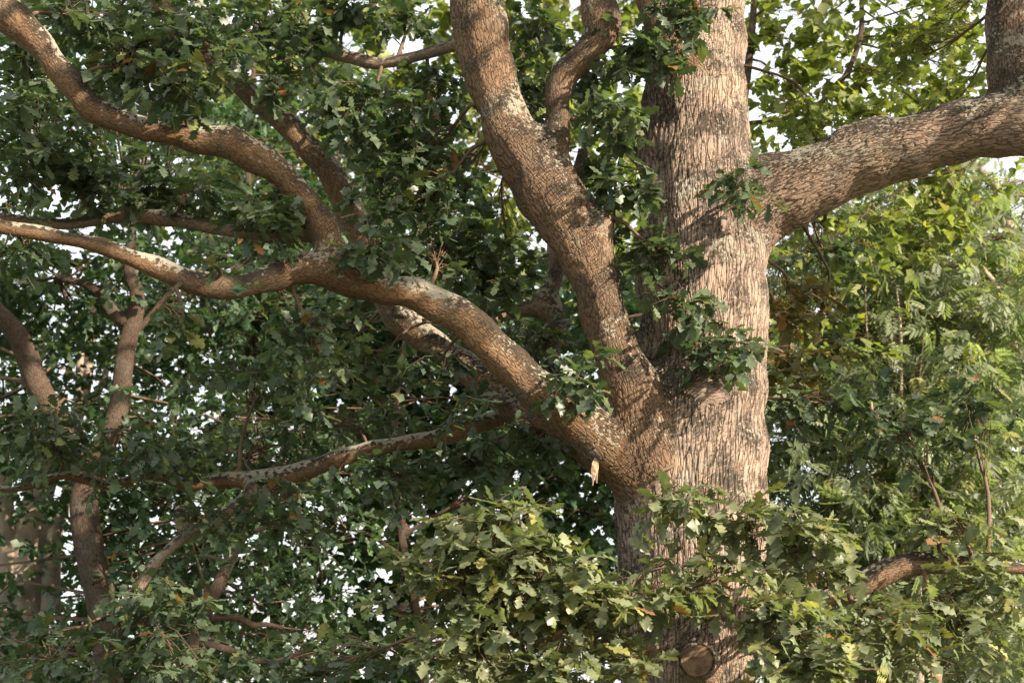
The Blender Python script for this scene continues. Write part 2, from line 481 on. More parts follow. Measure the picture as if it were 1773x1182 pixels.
limb('limb_fork', [(945, 350, 8.62, 34), (948, 288, 8.6, 31), (966, 222, 8.6, 22), (967, 165, 8.58, 23), (977, 128, 8.56, 26), (1010, 96, 8.52, 26), (1040, 62, 8.5, 30), (1043, 32, 8.5, 32), (1028, -10, 8.52, 29), (1005, -90, 8.55, 24)], 0.85)
limb('limb_left', [(1150, 880, 9.1, 40), (1110, 826, 9.0, 50), (1060, 777, 8.9, 47), (1010, 733, 8.8, 40), (955, 691, 8.72, 36), (905, 650, 8.66, 34), (850, 600, 8.6, 35), (800, 553, 8.54, 36), (725, 515, 8.46, 33), (660, 500, 8.4, 25), (592, 470, 8.36, 25)], 1.0)
limb('limb_upper_left', [(610, 480, 8.38, 22), (582, 452, 8.35, 27), (572, 420, 8.32, 27), (548, 370, 8.27, 26), (500, 312, 8.22, 26), (457, 280, 8.18, 28), (406, 253, 8.14, 28), (345, 240, 8.1, 25), (240, 219, 8.05, 22), (165, 190, 8.0, 25), (118, 136, 7.96, 26), (68, 78, 7.93, 28), (15, 27, 7.9, 30), (-60, -35, 7.85, 28), (-200, -110, 7.8, 22)], 1.0)
limb('limb_lower_left', [(605, 478, 8.38, 20), (570, 463, 8.34, 25), (516, 466, 8.28, 25), (457, 486, 8.2, 26), (400, 499, 8.13, 21), (325, 486, 8.05, 22), (237, 450, 7.97, 18), (169, 424, 7.9, 16), (68, 404, 7.82, 14), (0, 392, 7.76, 12), (-120, 372, 7.7, 10)], 1.0)
limb('limb_small_left', [(560, 396, 8.3, 14), (480, 410, 8.45, 14), (390, 397, 8.55, 12), (330, 384, 8.6, 13), (270, 376, 8.65, 13), (200, 375, 8.7, 12), (110, 388, 8.7, 10), (0, 375, 8.7, 8)], 0.8)
limb('limb_back', [(1130, 850, 9.35, 30), (1060, 800, 9.45, 34), (985, 752, 9.55, 29), (900, 702, 9.7, 28), (820, 646, 9.85, 26), (740, 588, 9.95, 24), (682, 540, 10.0, 23), (642, 450, 9.95, 23), (612, 380, 9.85, 24), (575, 305, 9.75, 25), (520, 237, 9.65, 23), (460, 185, 9.55, 21), (405, 138, 9.45, 20), (360, 90, 9.4, 19), (300, 30, 9.3, 18), (220, -60, 9.2, 16)], 0.9)
limb('limb_low', [(1090, 790, 9.4, 18), (985, 752, 9.7, 17), (900, 722, 9.95, 16), (840, 730, 10.05, 15), (760, 757, 10.1, 14), (680, 770, 10.1, 14), (600, 790, 10.1, 15), (530, 814, 10.1, 16), (465, 832, 10.1, 16), (400, 829, 10.1, 13), (330, 838, 10.12, 12), (262, 822, 10.15, 10), (190, 840, 10.1, 9), (110, 823, 10.05, 7), (30, 846, 10.0, 6), (-60, 838, 10.0, 4)], 1.0)
limb('limb_broken', [(478, 832, 10.1, 12), (425, 862, 10.05, 11), (370, 905, 10.0, 10), (312, 936, 9.95, 9), (268, 975, 9.9, 9), (240, 1022, 9.9, 7), (233, 1038, 9.9, 5)], 0.2)
limb('limb_dead', [(1120, 720, 9.4, 14), (1030, 700, 9.6, 14), (972, 668, 9.65, 13), (955, 620, 9.65, 12), (964, 565, 9.65, 15), (945, 525, 9.65, 17), (963, 470, 9.65, 15), (962, 424, 9.62, 15), (985, 350, 9.6, 13), (1010, 260, 9.6, 11)], 0.4)
limb('limb_dead_side', [(958, 530, 9.65, 12), (905, 536, 9.65, 11), (850, 551, 9.65, 9), (790, 548, 9.7, 7), (730, 556, 9.7, 5)], 0.1)
limb('limb_dark_upper', [(835, 60, 8.6, 12), (800, 72, 8.8, 12), (762, 86, 9.0, 10), (700, 103, 9.15, 11), (650, 109, 9.2, 12), (600, 98, 9.25, 11), (540, 88, 9.3, 9), (500, 80, 9.35, 8), (420, 52, 9.4, 6)], 0.0)
limb('limb_trunk_upper', [(1240, 150, 9.2, 30), (1205, 118, 9.0, 36), (1178, 92, 8.92, 33), (1150, 58, 8.86, 28), (1128, 15, 8.82, 25), (1100, -60, 8.8, 22), (1060, -200, 8.75, 16)], 0.9)
limb('limb_behind_trunk', [(1170, 330, 9.5, 22), (1100, 262, 9.7, 18), (1072, 205, 9.75, 16), (1030, 170, 9.75, 14), (960, 158, 9.75, 12), (880, 170, 9.8, 9)], 0.3)
limb('limb_low_right', [(1235, 1110, 9.05, 28), (1320, 1082, 8.9, 21), (1396, 1046, 8.85, 19), (1445, 1030, 8.82, 18), (1500, 1008, 8.8, 18), (1550, 984, 8.78, 19), (1610, 975, 8.76, 18), (1670, 978, 8.74, 14), (1760, 983, 8.7, 10), (1880, 992, 8.7, 7)], 0.8)
limb('limb_low_front', [(1170, 1130, 9.1, 20), (1105, 1112, 8.75, 13), (1060, 1112, 8.5, 10), (985, 1118, 8.25, 9), (925, 1108, 8.05, 9), (880, 1090, 7.9, 8), (845, 1030, 7.8, 7), (825, 950, 7.75, 5)], 0.5)
limb('burr', [(1244, 672, 8.86, 18), (1228, 681, 8.79, 24), (1206, 678, 8.8, 20)], 0.1)
limb('burr_middle', [(1010, 395, 8.62, 30), (1036, 385, 8.55, 26), (1046, 372, 8.54, 14)], 0.4)
limb('burr_stub', [(318, 912, 9.98, 12), (316, 890, 9.95, 17), (305, 884, 9.95, 13)], 0.0)
NAMES = list(BR)
SPL = {k: spline(v[0], 0.05) for k, v in BR.items()}

oak_root = empty('oak_tree', (trunk_rows[0][0], trunk_rows[0][1], 0))
tag(oak_root, 'massive old oak with thick fissured trunk and heavy lichen-spotted spreading limbs', 'tree')

def build_oak_wood():
    bag_v, bag_f, n = [], [], 0
    for k in NAMES:
        V, F, K, C = tube(SPL[k], 14)
        tri = np.vstack([F[:, [0, 1, 2]], F[:, [0, 2, 3]], C])
        bag_v.append(V); bag_f.append(tri + n); n += len(V)
    me = np_mesh('oak_raw', np.vstack(bag_v), np.vstack(bag_f), None)
    o = link('oak_raw', me)
    md = o.modifiers.new('r', 'REMESH'); md.mode = 'VOXEL'; md.voxel_size = 0.0255
    ms = o.modifiers.new('s', 'SUBSURF'); ms.levels = 1; ms.render_levels = 1
    dg = bpy.context.evaluated_depsgraph_get()
    em = o.evaluated_get(dg).to_mesh()
    nv = len(em.vertices); V = np.empty(nv * 3, np.float32); em.vertices.foreach_get('co', V); V = V.reshape(-1, 3).astype(float)
    nl = len(em.loops); lv = np.empty(nl, np.int32); em.loops.foreach_get('vertex_index', lv)
    F = lv.reshape(-1, 4)
    o.evaluated_get(dg).to_mesh_clear()
    bpy.data.objects.remove(o, do_unlink=True)
    k_s = 0.045
    def evaluate(V, full=False):
        n = len(V)
        acc = np.zeros(n); grad = np.zeros((n, 3)); best = np.full(n, 1e9); bi = np.zeros(n, np.int32)
        K = np.zeros((n, 3)); rad = np.full(n, 0.1)
        for b, k in enumerate(NAMES):
            S = SPL[k]; C, R = S[:, :3], S[:, 3]
            pad = R.max() + 0.22
            ids = np.where(np.all((V > C.min(0) - pad) & (V < C.max(0) + pad), axis=1))[0]
            if len(ids) == 0: continue
            T, N, B = frames(C)
            g = bark_freq(R)
            s = np.cumsum(np.r_[0, np.linalg.norm(np.diff(C, axis=0), axis=1)] * g * stretch(R))
            for ch in np.array_split(ids, max(1, len(ids) // 60000)):
                v = V[ch]
                d2 = (v ** 2).sum(1)[:, None] - 2 * v @ C.T + (C ** 2).sum(1)[None]
                near = np.argmin(d2, 1)
                bd = np.full(len(ch), 1e9); bt = np.zeros(len(ch)); bs = np.zeros(len(ch), int)
                for off in (-1, 0):
                    i = np.clip(near + off, 0, len(C) - 2)
                    ab = C[i + 1] - C[i]
                    t = np.clip(((v - C[i]) * ab).sum(1) / ((ab ** 2).sum(1) + 1e-12), 0, 1)
                    dd = np.linalg.norm(v - (C[i] + ab * t[:, None]), axis=1)
                    m = dd < bd
                    bd[m] = dd[m]; bt[m] = t[m]; bs[m] = i[m]
                t = bt[:, None]
                c = C[bs] * (1 - t) + C[bs + 1] * t
                r = R[bs] * (1 - bt) + R[bs + 1] * bt
                w = v - c
                d = bd - r
                e = np.exp(np.clip(-d / k_s, -40, 40))
                acc[ch] += e
                grad[ch] += e[:, None] * w / np.maximum(bd, 1e-6)[:, None]
                m = d < best[ch]
                mm = ch[m]
                best[mm] = d[m]; bi[mm] = b
                if full:
                    nn = N[bs] * (1 - t) + N[bs + 1] * t; bb = B[bs] * (1 - t) + B[bs + 1] * t
                    gg = g[bs] * (1 - bt) + g[bs + 1] * bt
                    ss = s[bs] * (1 - bt) + s[bs + 1] * bt
                    q = np.stack([(w * nn).sum(1) * gg, (w * bb).sum(1) * gg, ss], 1) + b * 13.7
                    K[mm] = q[m]; rad[mm] = r[m]
        d = -k_s * np.log(np.maximum(acc, 1e-12))
        return d, unit(grad), bi, K, rad
    for it in range(2):
        d, gr, *_ = evaluate(V)
        V -= gr * np.clip(d, -0.06, 0.06)[:, None]
    d, gr, bi, K, rad = evaluate(V, True)
    # broad swellings and hollows
    lump = np.zeros(len(V))
    for _ in range(14):
        f = rng.normal(size=3) * rng.uniform(4, 17)
        lump += np.sin(V @ f + rng.uniform(0, 6.3)) * 0.28
    V += gr * (lump * np.clip(rad * 0.15, 0.004, 0.017))[:, None]
    warm = np.array([BR[k][1] for k in NAMES])[bi]
    # blend the warm tint over the collar between limbs and trunk
    e0 = F.ravel(); e1 = np.roll(F, 1, axis=1).ravel()
    for _ in range(12):
        sm = np.bincount(e0, warm[e1], len(V)) + np.bincount(e1, warm[e0], len(V))
        warm = sm / (np.bincount(e0, minlength=len(V)) * 2)
    amp = np.clip(0.0065 + 0.055 * (rad - 0.13), 0.003, 0.017)
    # one mesh for the trunk and one for each limb, cut where they meet
    fb = bi[F]
    fbr = np.where(fb[:, 0] == fb[:, 1], fb[:, 0], fb[:, 2])
    used = np.zeros((len(V),), np.int32) - 1
    edge = np.ones(len(V))
    first = np.full(len(V), -1); mixed = np.zeros(len(V), bool)
    for c in range(4):
        vi = F[:, c]
        f0 = first[vi]
        mixed[vi[(f0 >= 0) & (f0 != fbr)]] = True
        first[vi] = fbr
    for c in range(4):
        vi = F[:, c]
        mixed[vi[first[vi] != fbr]] = True
    edge[mixed] = 0.0
    cen = {}
    for b, k in enumerate(NAMES):
        sel = F[fbr == b]
        if len(sel) == 0: continue
        ids, inv = np.unique(sel, return_inverse=True)
        mesh = np_mesh('oak_' + k, V[ids], inv.reshape(-1, 4), M_OAK, True, {
            'bark': ('FLOAT_VECTOR', K[ids]), 'warm': ('FLOAT', warm[ids]), 'edge': ('FLOAT', edge[ids]), 'amp': ('FLOAT', amp[ids])})
        mesh.normals_split_custom_set_from_vertices(gr[ids].astype(np.float32))
        nm = 'trunk' if k == 'trunk' else ('burr' if k.startswith('burr') else 'limb')
        link(nm, mesh, oak_root)
build_oak_wood()

# sawn-off branch stub low on the trunk and the strip of torn wood under the left limb
def build_stub(px, py, rpx, name):
    m, nt, N, L, bs, out = mat_new('sawn_wood')
    tc = N.new('ShaderNodeTexCoord')
    ln = N.new('ShaderNodeVectorMath'); ln.operation = 'LENGTH'; L.new(tc.outputs['Object'], ln.inputs[0])
    nz = N.new('ShaderNodeTexNoise'); nz.inputs['Scale'].default_value = 18; nz.inputs['Detail'].default_value = 4; L.new(tc.outputs['Object'], nz.inputs['Vector'])
    s = math_node(nt, 'SINE', math_node(nt, 'ADD', math_node(nt, 'MULTIPLY', ln.outputs['Value'], 420), math_node(nt, 'MULTIPLY', nz.outputs['Fac'], 9)))
    f = math_node(nt, 'ADD', math_node(nt, 'MULTIPLY', s, 0.05), nz.outputs['Fac'])
    r = ramp(N, [(0.3, (0.08, 0.05, 0.03)), (0.55, (0.2, 0.125, 0.075)), (0.75, (0.32, 0.22, 0.14))]); L.new(f, r.inputs[0])
    L.new(r.outputs[0], bs.inputs['Base Color']); bs.inputs['Roughness'].default_value = 0.85
    c = P(px, py, 8.62); a = c + np.array([0.1, 0.36, -0.04])
    rr = rpx * mpp(8.62)
    S = spline(np.c_[np.array([a, (a + c) / 2, c]), [rr * 1.35, rr * 1.12, rr]], 0.03)
    tb = TubeBag(); tb.add(S, 28)
    st = link('stub', tb.mesh('stub', M_OAK, 0.5), oak_root)
    am = st.data.attributes.new('amp', 'FLOAT', 'POINT'); am.data.foreach_set('value', np.full(len(st.data.vertices), 0.012, np.float32))
    d = unit(c - a); n1 = unit(np.cross(d, [0, 0, 1])); n2 = np.cross(d, n1)
    th = np.arange(32) / 32 * 2 * math.pi
    ring = lambda q, z: (np.cos(th)[:, None] * n1 + np.sin(th)[:, None] * n2) * (rr * q) + d * z
    V = np.vstack([[d * 0.004], ring(0.5, 0.005), ring(0.86, 0.006), ring(0.9, -0.01)])
    F = []
    for i in range(32):
        j = (i + 1) % 32
        F += [(0, 1 + i, 1 + j)]
        for q in (1, 33):
            F += [(q + i, q + 32 + i, q + 32 + j), (q + i, q + 32 + j, q + j)]
    o = link('cut_face', np_mesh('cut_face', V, np.array(F), m, False), st)
    o.matrix_parent_inverse = Matrix.Identity(4)
    o.parent = st
    o.location = Vector(c) - Vector(oak_root.location) + Vector(oak_root.location)
    return st
build_stub(1206, 1143, 30, 'stub')
def build_splinter():
    m, nt, N, L, bs, out = mat_new('torn_wood')
    bs.inputs['Base Color'].default_value = (0.42, 0.29, 0.18, 1); bs.inputs['Roughness'].default_value = 0.8
    tc = N.new('ShaderNodeTexCoord'); mp = N.new('ShaderNodeMapping'); mp.inputs['Scale'].default_value = (90, 90, 8)
    nz = N.new('ShaderNodeTexNoise'); L.new(tc.outputs['Object'], mp.inputs[0]); L.new(mp.outputs[0], nz.inputs['Vector'])
    r = ramp(N, [(0.3, (0.2, 0.12, 0.07)), (0.7, (0.5, 0.36, 0.23))]); L.new(nz.outputs['Fac'], r.inputs[0]); L.new(r.outputs[0], bs.inputs['Base Color'])
    D = 8.74
    out_l = [(1034, 776), (1030, 790), (1025, 802), (1023, 815), (1025, 826), (1026, 840), (1028, 828), (1029, 822), (1031, 831), (1033, 836), (1034, 820), (1036, 806), (1037, 792), (1039, 778)]
    n = len(out_l)
    fr = np.array([P(x, y, D) for x, y in out_l]); fr[:, 1] += rng.normal(size=n) * 0.006
    bk = fr + np.array([0.004, 0.016, 0])
    V = np.vstack([fr, bk])
    pairs = [(0, 13), (1, 12), (2, 11), (3, 10)]
    tri = []
    for (a, b), (c, d) in zip(pairs, pairs[1:]): tri += [(a, c, d), (a, d, b)]
    tri += [(3, 4, 7), (3, 7, 10), (4, 5, 6), (4, 6, 7), (7, 8, 10), (8, 9, 10)]
    tri = np.array(tri)
    sides = np.array([t for i in range(n) for t in ((i, (i + 1) % n, n + (i + 1) % n), (i, n + (i + 1) % n, n + i))])
    tri = np.vstack([tri, tri[:, ::-1] + n, sides])
    tag(link('torn_strip', np_mesh('torn_strip', V, tri, m, False), oak_root), 'pale strip of torn wood hanging under the limb')
build_splinter()

# ------------------------------------------------------------------ oak foliage
ALL_PTS = np.vstack([SPL[k][::2] for k in NAMES])
OAK_BAG = LeafBag(); OAK_TWIGS = TubeBag(); CROWN_BAG = LeafBag()
DENS = 1.8
def clump(px, py, rx, ry, D, n, tone='oak', brown=0.012, llen=0.13, bag=OAK_BAG, twigs=True):
    n = int(n * DENS)
    c = P(px, py, D)
    R = np.array([rx * mpp(D), 0.55 * (rx + ry) * mpp(D), ry * mpp(D)])
    u = unit(rng.normal(size=(n, 3))) * rng.random((n, 1)) ** 0.45
    ends = c + u * R
    d = unit(u * np.array([1, 1, 0.5]) + rng.normal(size=(n, 3)) * 0.35 + np.array([0, -0.1, 0.05]))
    L = rng.uniform(0.14, 0.26, n)
    base = ends - d * L[:, None] * 0.5
    sprigs(bag, base, d, L, tone, 9, llen, droop=0.25, brown=brown)
    if twigs:
        q = ALL_PTS[np.argmin(((ALL_PTS[:, :3] - c) ** 2).sum(1) + 0.3 * np.maximum(0, c[2] - 9 - ALL_PTS[:, 2]))]
        hub = c - np.array([0, 0, R[2] * 0.25])
        spl_ = twig_spline(q[:3], hub, min(0.016, q[3] * 0.5), 0.006, 0.04, 0.07)
        OAK_TWIGS.add(spl_, 6)
        bl = spl_[rng.integers(len(spl_) // 2, len(spl_), n), :3]
        OAK_TWIGS.add_many(bl, base, 0.0042, 0.0026)
        OAK_TWIGS.add_many(base, base + d * L[:, None] - np.array([0, 0, .25]) * L[:, None], 0.0028, 0.0014)

DK = [  # shaded sprays of the upper left and middle
 (330, 55, 130, 65, 7.9, 26), (130, 15, 110, 45, 8.3, 16), (322, 132, 70, 38, 7.6, 12), (480, 45, 95, 60, 8.9, 20), (480, 120, 60, 45, 8.8, 7),
 (625, 175, 75, 65, 8.7, 14), (590, 20, 70, 40, 9.0, 10), (55, 235, 75, 95, 8.4, 20), (150, 305, 100, 65, 8.6, 20), (330, 335, 110, 45, 8.7, 18), (465, 370, 60, 60, 8.2, 13),
 (378, 458, 22, 20, 7.75, 2), (225, 95, 50, 40, 7.9, 8), (710, 240, 90, 75, 8.8, 19), (720, 335, 110, 75, 8.8, 22), (655, 412, 55, 35, 8.1, 6), (765, 430, 90, 65, 8.9, 18),
 (870, 475, 75, 70, 9.1, 14), (760, 155, 55, 75, 9.2, 12), (700, 25, 60, 40, 9.4, 7), (540, 580, 55, 85, 8.4, 13), (620, 620, 60, 50, 9.5, 7), (755, 622, 60, 40, 9.1, 5),
 (1000, 645, 50, 38, 8.35, 8), (925, 595, 55, 55, 9.5, 9), (1000, 120, 55, 60, 9.3, 9), (930, 50, 55, 45, 9.3, 7), (905, 150, 35, 50, 9.2, 5), (1108, 90, 50, 50, 8.5, 9), (1060, 198, 48, 50, 8.5, 9),
 (1092, 312, 58, 38, 8.45, 8), (1155, 425, 40, 55, 8.55, 7), (1175, 535, 45, 42, 8.6, 6), (1245, 605, 50, 42, 8.6, 9), (1272, 325, 36, 40, 8.45, 6), (1175, 20, 60, 35, 8.4, 9),
 (800, 705, 50, 25, 9.2, 3), (40, 420, 60, 60, 8.0, 7), (300, 545, 30, 28, 7.8, 3), (60, 120, 50, 60, 8.5, 8), (1040, 300, 40, 45, 9.4, 6), (1080, 420, 30, 60, 9.6, 5)]
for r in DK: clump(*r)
for r in [(380, 60, 90, 60, 11.0, 9), (520, 130, 90, 60, 11.2, 9), (640, 250, 90, 70, 11.3, 10), (760, 330, 90, 70, 11.3, 10), (880, 420, 80, 70, 11.2, 9), (740, 480, 100, 60, 11.4, 10),
          (640, 520, 90, 50, 11.4, 8), (950, 220, 70, 70, 10.8, 8), (1030, 420, 60, 80, 10.9, 8), (820, 560, 80, 50, 11.2, 7), (300, 300, 110, 60, 11.0, 9), (140, 200, 100, 70, 10.8, 9), (560, 620, 90, 50, 11.3, 8)]: clump(*r)
LOWL = [(620, 720, 120, 40, 10.5, 18), (450, 765, 120, 55, 10.6, 20), (270, 775, 120, 45, 9.7, 18), (90, 765, 120, 55, 9.6, 20), (500, 865, 90, 45, 9.9, 11), (700, 830, 90, 50, 9.5, 13), (830, 790, 85, 45, 9.4, 12),
        (930, 760, 60, 40, 9.5, 7), (440, 645, 110, 55, 10.3, 14), (90, 1130, 140, 45, 9.4, 16), (270, 1040, 110, 50, 9.5, 14), (330, 1140, 120, 45, 9.2, 14), (520, 1160, 110, 45, 8.9, 13), (380, 900, 70, 40, 9.8, 7), (700, 1130, 80, 55, 8.6, 12)]
for r in LOWL: clump(*r)
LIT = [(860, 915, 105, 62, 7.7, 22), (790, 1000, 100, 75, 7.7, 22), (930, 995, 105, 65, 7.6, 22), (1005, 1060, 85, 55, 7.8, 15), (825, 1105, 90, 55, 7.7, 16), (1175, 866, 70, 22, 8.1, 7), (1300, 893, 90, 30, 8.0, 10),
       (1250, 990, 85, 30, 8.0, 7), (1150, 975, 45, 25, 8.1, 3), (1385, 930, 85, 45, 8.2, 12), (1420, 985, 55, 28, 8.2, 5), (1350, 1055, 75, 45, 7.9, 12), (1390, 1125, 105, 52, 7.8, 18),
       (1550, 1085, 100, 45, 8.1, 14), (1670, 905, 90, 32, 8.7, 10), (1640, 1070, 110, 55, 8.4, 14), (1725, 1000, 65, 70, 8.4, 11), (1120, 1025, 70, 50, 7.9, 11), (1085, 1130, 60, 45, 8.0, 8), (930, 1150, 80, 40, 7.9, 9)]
for r in LIT: clump(*r, tone='oak_sunlit', brown=0.015, llen=0.132)  # front sprays take the paler tint that stands in for sun
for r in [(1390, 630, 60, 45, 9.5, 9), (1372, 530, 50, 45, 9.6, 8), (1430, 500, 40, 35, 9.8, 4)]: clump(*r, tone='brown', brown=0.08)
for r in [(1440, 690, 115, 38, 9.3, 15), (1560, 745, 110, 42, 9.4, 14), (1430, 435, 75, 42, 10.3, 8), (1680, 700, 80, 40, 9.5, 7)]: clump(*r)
for r in [(1400, 185, 60, 35, 10.2, 5), (1600, 80, 75, 75, 10.0, 12), (1640, 175, 55, 45, 9.8, 7), (1400, 235, 70, 35, 9.9, 7), (1510, 205, 50, 30, 9.3, 5), (1640, 30, 50, 40, 10, 6)]: clump(*r, tone='yellow')  # oak sprays yellowed in colour to look backlit
# zones kept sunlit: unseen crown sprays that would shade them are left out
LITZ = [(1170, 1345, 90, 1010), (770, 900, 500, 640), (730, 1110, 840, 1160), (1100, 1720, 860, 1180), (980, 1060, 440, 560), (280, 440, 160, 300)]
sv = np.array(sun_vec)
def shades_lit(c, m=120, zones=None):
    for D in (7.8, 8.8, 9.25):
        if c[1] > D: continue
        x, y = px_of(c - sv * ((c[1] - D) / sv[1]))
        if any(a - m < x[0] < b + m and e - m < y[0] < f + m for a, b, e, f in (zones or LITZ)): return True
    return False
# the crown that goes on above and beside the picture
for i in range(150):
    a = rng.uniform(0, 2 * math.pi); q = math.sqrt(rng.random()) * 6.0
    z = rng.uniform(7.2, 13.5)
    q *= math.sqrt(max(0.1, 1 - ((z - 8.5) / 6.0) ** 2))
    c = np.array([b0[0] + q * math.cos(a), b0[1] + q * math.sin(a), z])
    x, y = px_of(c)
    if (y[0] > -90 and c[1] > 1 and -250 < x[0] < 2020) or shades_lit(c, 230, [LITZ[0], LITZ[3]]): continue
    n = 9
    u = unit(rng.normal(size=(n, 3))) * rng.random((n, 1)) ** 0.45
    d = unit(u + rng.normal(size=(n, 3)) * 0.3)
    sprigs(CROWN_BAG, c + u * np.array([0.8, 0.8, 0.45]), d, rng.uniform(.2, .35, n), 'oak', 9, 0.14)
    q_ = ALL_PTS[np.argmin(((ALL_PTS[:, :3] - c) ** 2).sum(1))]
    OAK_TWIGS.add(twig_spline(q_[:3], c, 0.04, 0.012, 0.05, 0.06), 6)

# unseen sprays added on the sunny side, off the right-hand limbs, to cast shade
made = 0
OUTER = np.vstack([SPL['limb_right'][-6:, :3], SPL['limb_right_upright'][-6:, :3], SPL['limb_low_right'][-3:, :3]])
for i in range(2500):
    c = np.array([rng.uniform(2.5, 7.5), rng.uniform(1.5, 8.0), rng.uniform(3.6, 9.0)])
    x, y = px_of(c)
    if x[0] < 1990: continue
    x, y = px_of(c - sv * ((c[1] - 8.7) / sv[1]))
    if shades_lit(c): continue
    if not (-300 < x[0] < 1900 and -500 < y[0] < 1300): continue
    n = 6
    u = unit(rng.normal(size=(n, 3))) * rng.random((n, 1)) ** 0.45
    d = unit(u + rng.normal(size=(n, 3)) * 0.3)
    sprigs(CROWN_BAG, c + u * np.array([0.3, 0.3, 0.2]), d, rng.uniform(.15, .25, n), 'oak', 9, 0.13)
    made += 1
    q_ = OUTER[np.argmin(((OUTER - c) ** 2).sum(1))]
    OAK_TWIGS.add(twig_spline(q_, c, 0.012, 0.008, 0.08, 0.06), 5)
    OUTER = np.vstack([OUTER, c])
    if made > 130: break

def build_oak_foliage():
    A = OAK_BAG.arrays()
    pos = A[0]
    x, y = px_of(pos)
    size = A[3] / pos[:, 1]
    inside = (x > 30) & (x < 1743) & (y > 30) & (y < 1150)
    order = np.argsort(-np.where(inside, size, 0))[:300]
    keep = np.ones(len(pos), bool); keep[order] = False
    link('foliage', leaf_mesh('foliage', [a[keep] for a in A], OAK_LO, M_LEAF), oak_root)['kind'] = 'stuff'
    link('unseen_crown', leaf_mesh('unseen_crown', CROWN_BAG.arrays(), OVAL, M_LEAF), oak_root)['kind'] = 'stuff'  # crown above the frame plus sprays added to cast shade
    link('twigs', OAK_TWIGS.mesh('twigs', M_TWIG), oak_root)['kind'] = 'stuff'
    R = leaf_mats(A[1], A[2])
    variants = []
    for v in range(10):
        T, F = OAK_HI
        T = T.copy(); T[:, 2] *= rng.uniform(-0.2, 1.9); T[:, 1] *= rng.uniform(0.85, 1.15)
        T[:, 2] += 0.03 * np.sin(T[:, 0] * rng.uniform(5, 9) + v) * (np.abs(T[:, 1]) > 0.01)
        t = tints(1, 'oak_sunlit', 0.0)[0]
        if v == 9: t = np.array([0.2, 0.13, 0.05])
        variants.append(np_mesh('leaf', T, F, M_LEAF, True, {'tint': ('FLOAT_COLOR', np.tile(np.r_[t, 1], (len(T), 1)))}))
    for n, i in enumerate(order):
        me = variants[9] if rng.random() < 0.02 else variants[n % 9]
        o = bpy.data.objects.new('leaf', me)
        COL.objects.link(o)
        o.parent = oak_root
        M = Matrix([[*(R[i][r] * A[3][i]), pos[i][r] - oak_root.location[r]] for r in range(3)] + [[0, 0, 0, 1]])
        o.matrix_local = M
build_oak_foliage()

# ------------------------------------------------------------------ woodland behind
BGD = 2.4
def wood_tree(name, label, stems, fills, shape, llen, tone, bark, cat='tree', group=None, warm=0.5, nleaf=9, flat=0.45, brown=0.003, spread=(0.3, 0.55)):
    """stems: pixel paths (first one runs to the ground); fills: (x0,x1,y0,y1,D0,D1,n) leaf regions with natural gaps"""
    first = path(stems[0])
    g = first[0]
    if g[2] > 0:
        first = np.vstack([[g[0] - 0.03, g[1], -0.2, g[3] * 1.35], [g[0], g[1], g[2] * 0.45, g[3] * 1.1], first])
    root = empty(name, (g[0], g[1], 0))
    tag(root, label, cat, group)
    SP = [spline(first, 0.08)] + [spline(path(s), 0.08) for s in stems[1:]]
    tb = TubeBag()
    tb.add(SP[0], 18)
    link('trunk', tb.mesh(name + '_trunk', bark, warm), root)
    pts = np.vstack(SP)
    for s in SP[1:]:
        t = TubeBag(); t.add(s, 12)
        link('branch', t.mesh(name + '_branch', bark, warm), root)
    bag = LeafBag(); tw = TubeBag()
    for (x0, x1, y0, y1, D0, D1, n) in fills:
        n = int(n * BGD)
        m_ = max(3, n // 12); r0 = rng.random(2)     # evenly scattered boughs
        hubs = [P(x0 + (x1 - x0) * ((r0[0] + k * 0.7549) % 1), y0 + (y1 - y0) * ((r0[1] + k * 0.5698) % 1), rng.uniform(D0, D1)) for k in range(m_)]
        for h in hubs:
            q = pts[np.argmin(((pts[:, :3] - h) ** 2).sum(1) + 0.6 * np.maximum(0, pts[:, 2] - h[2]))]
            tw.add_many(q[None, :3], h[None], min(0.022, q[3] * 0.5), 0.006, 0.05)
            k = 12
            u = unit(rng.normal(size=(k, 3))) * rng.random((k, 1)) ** 0.5
            base = h + u * np.array([0.62, 0.62, 0.36])
            d = unit(u + rng.normal(size=(k, 3)) * 0.4)
            sprigs(bag, base, d, rng.uniform(*spread, k), tone, nleaf, llen, droop=0.3, brown=brown, flat=flat)
            tw.add_many(h + (q[:3] - h) * rng.uniform(0, 0.45, (k, 1)) ** 1.5, base + d * 0.3, 0.0035, 0.0015)
    cr = link('crown', leaf_mesh(name + '_crown', bag.arrays(), shape, M_BGLEAF), root); cr['kind'] = 'stuff'
    t = link('twigs', tw.mesh(name + '_twigs', M_TWIG), root); t['kind'] = 'stuff'
    return root

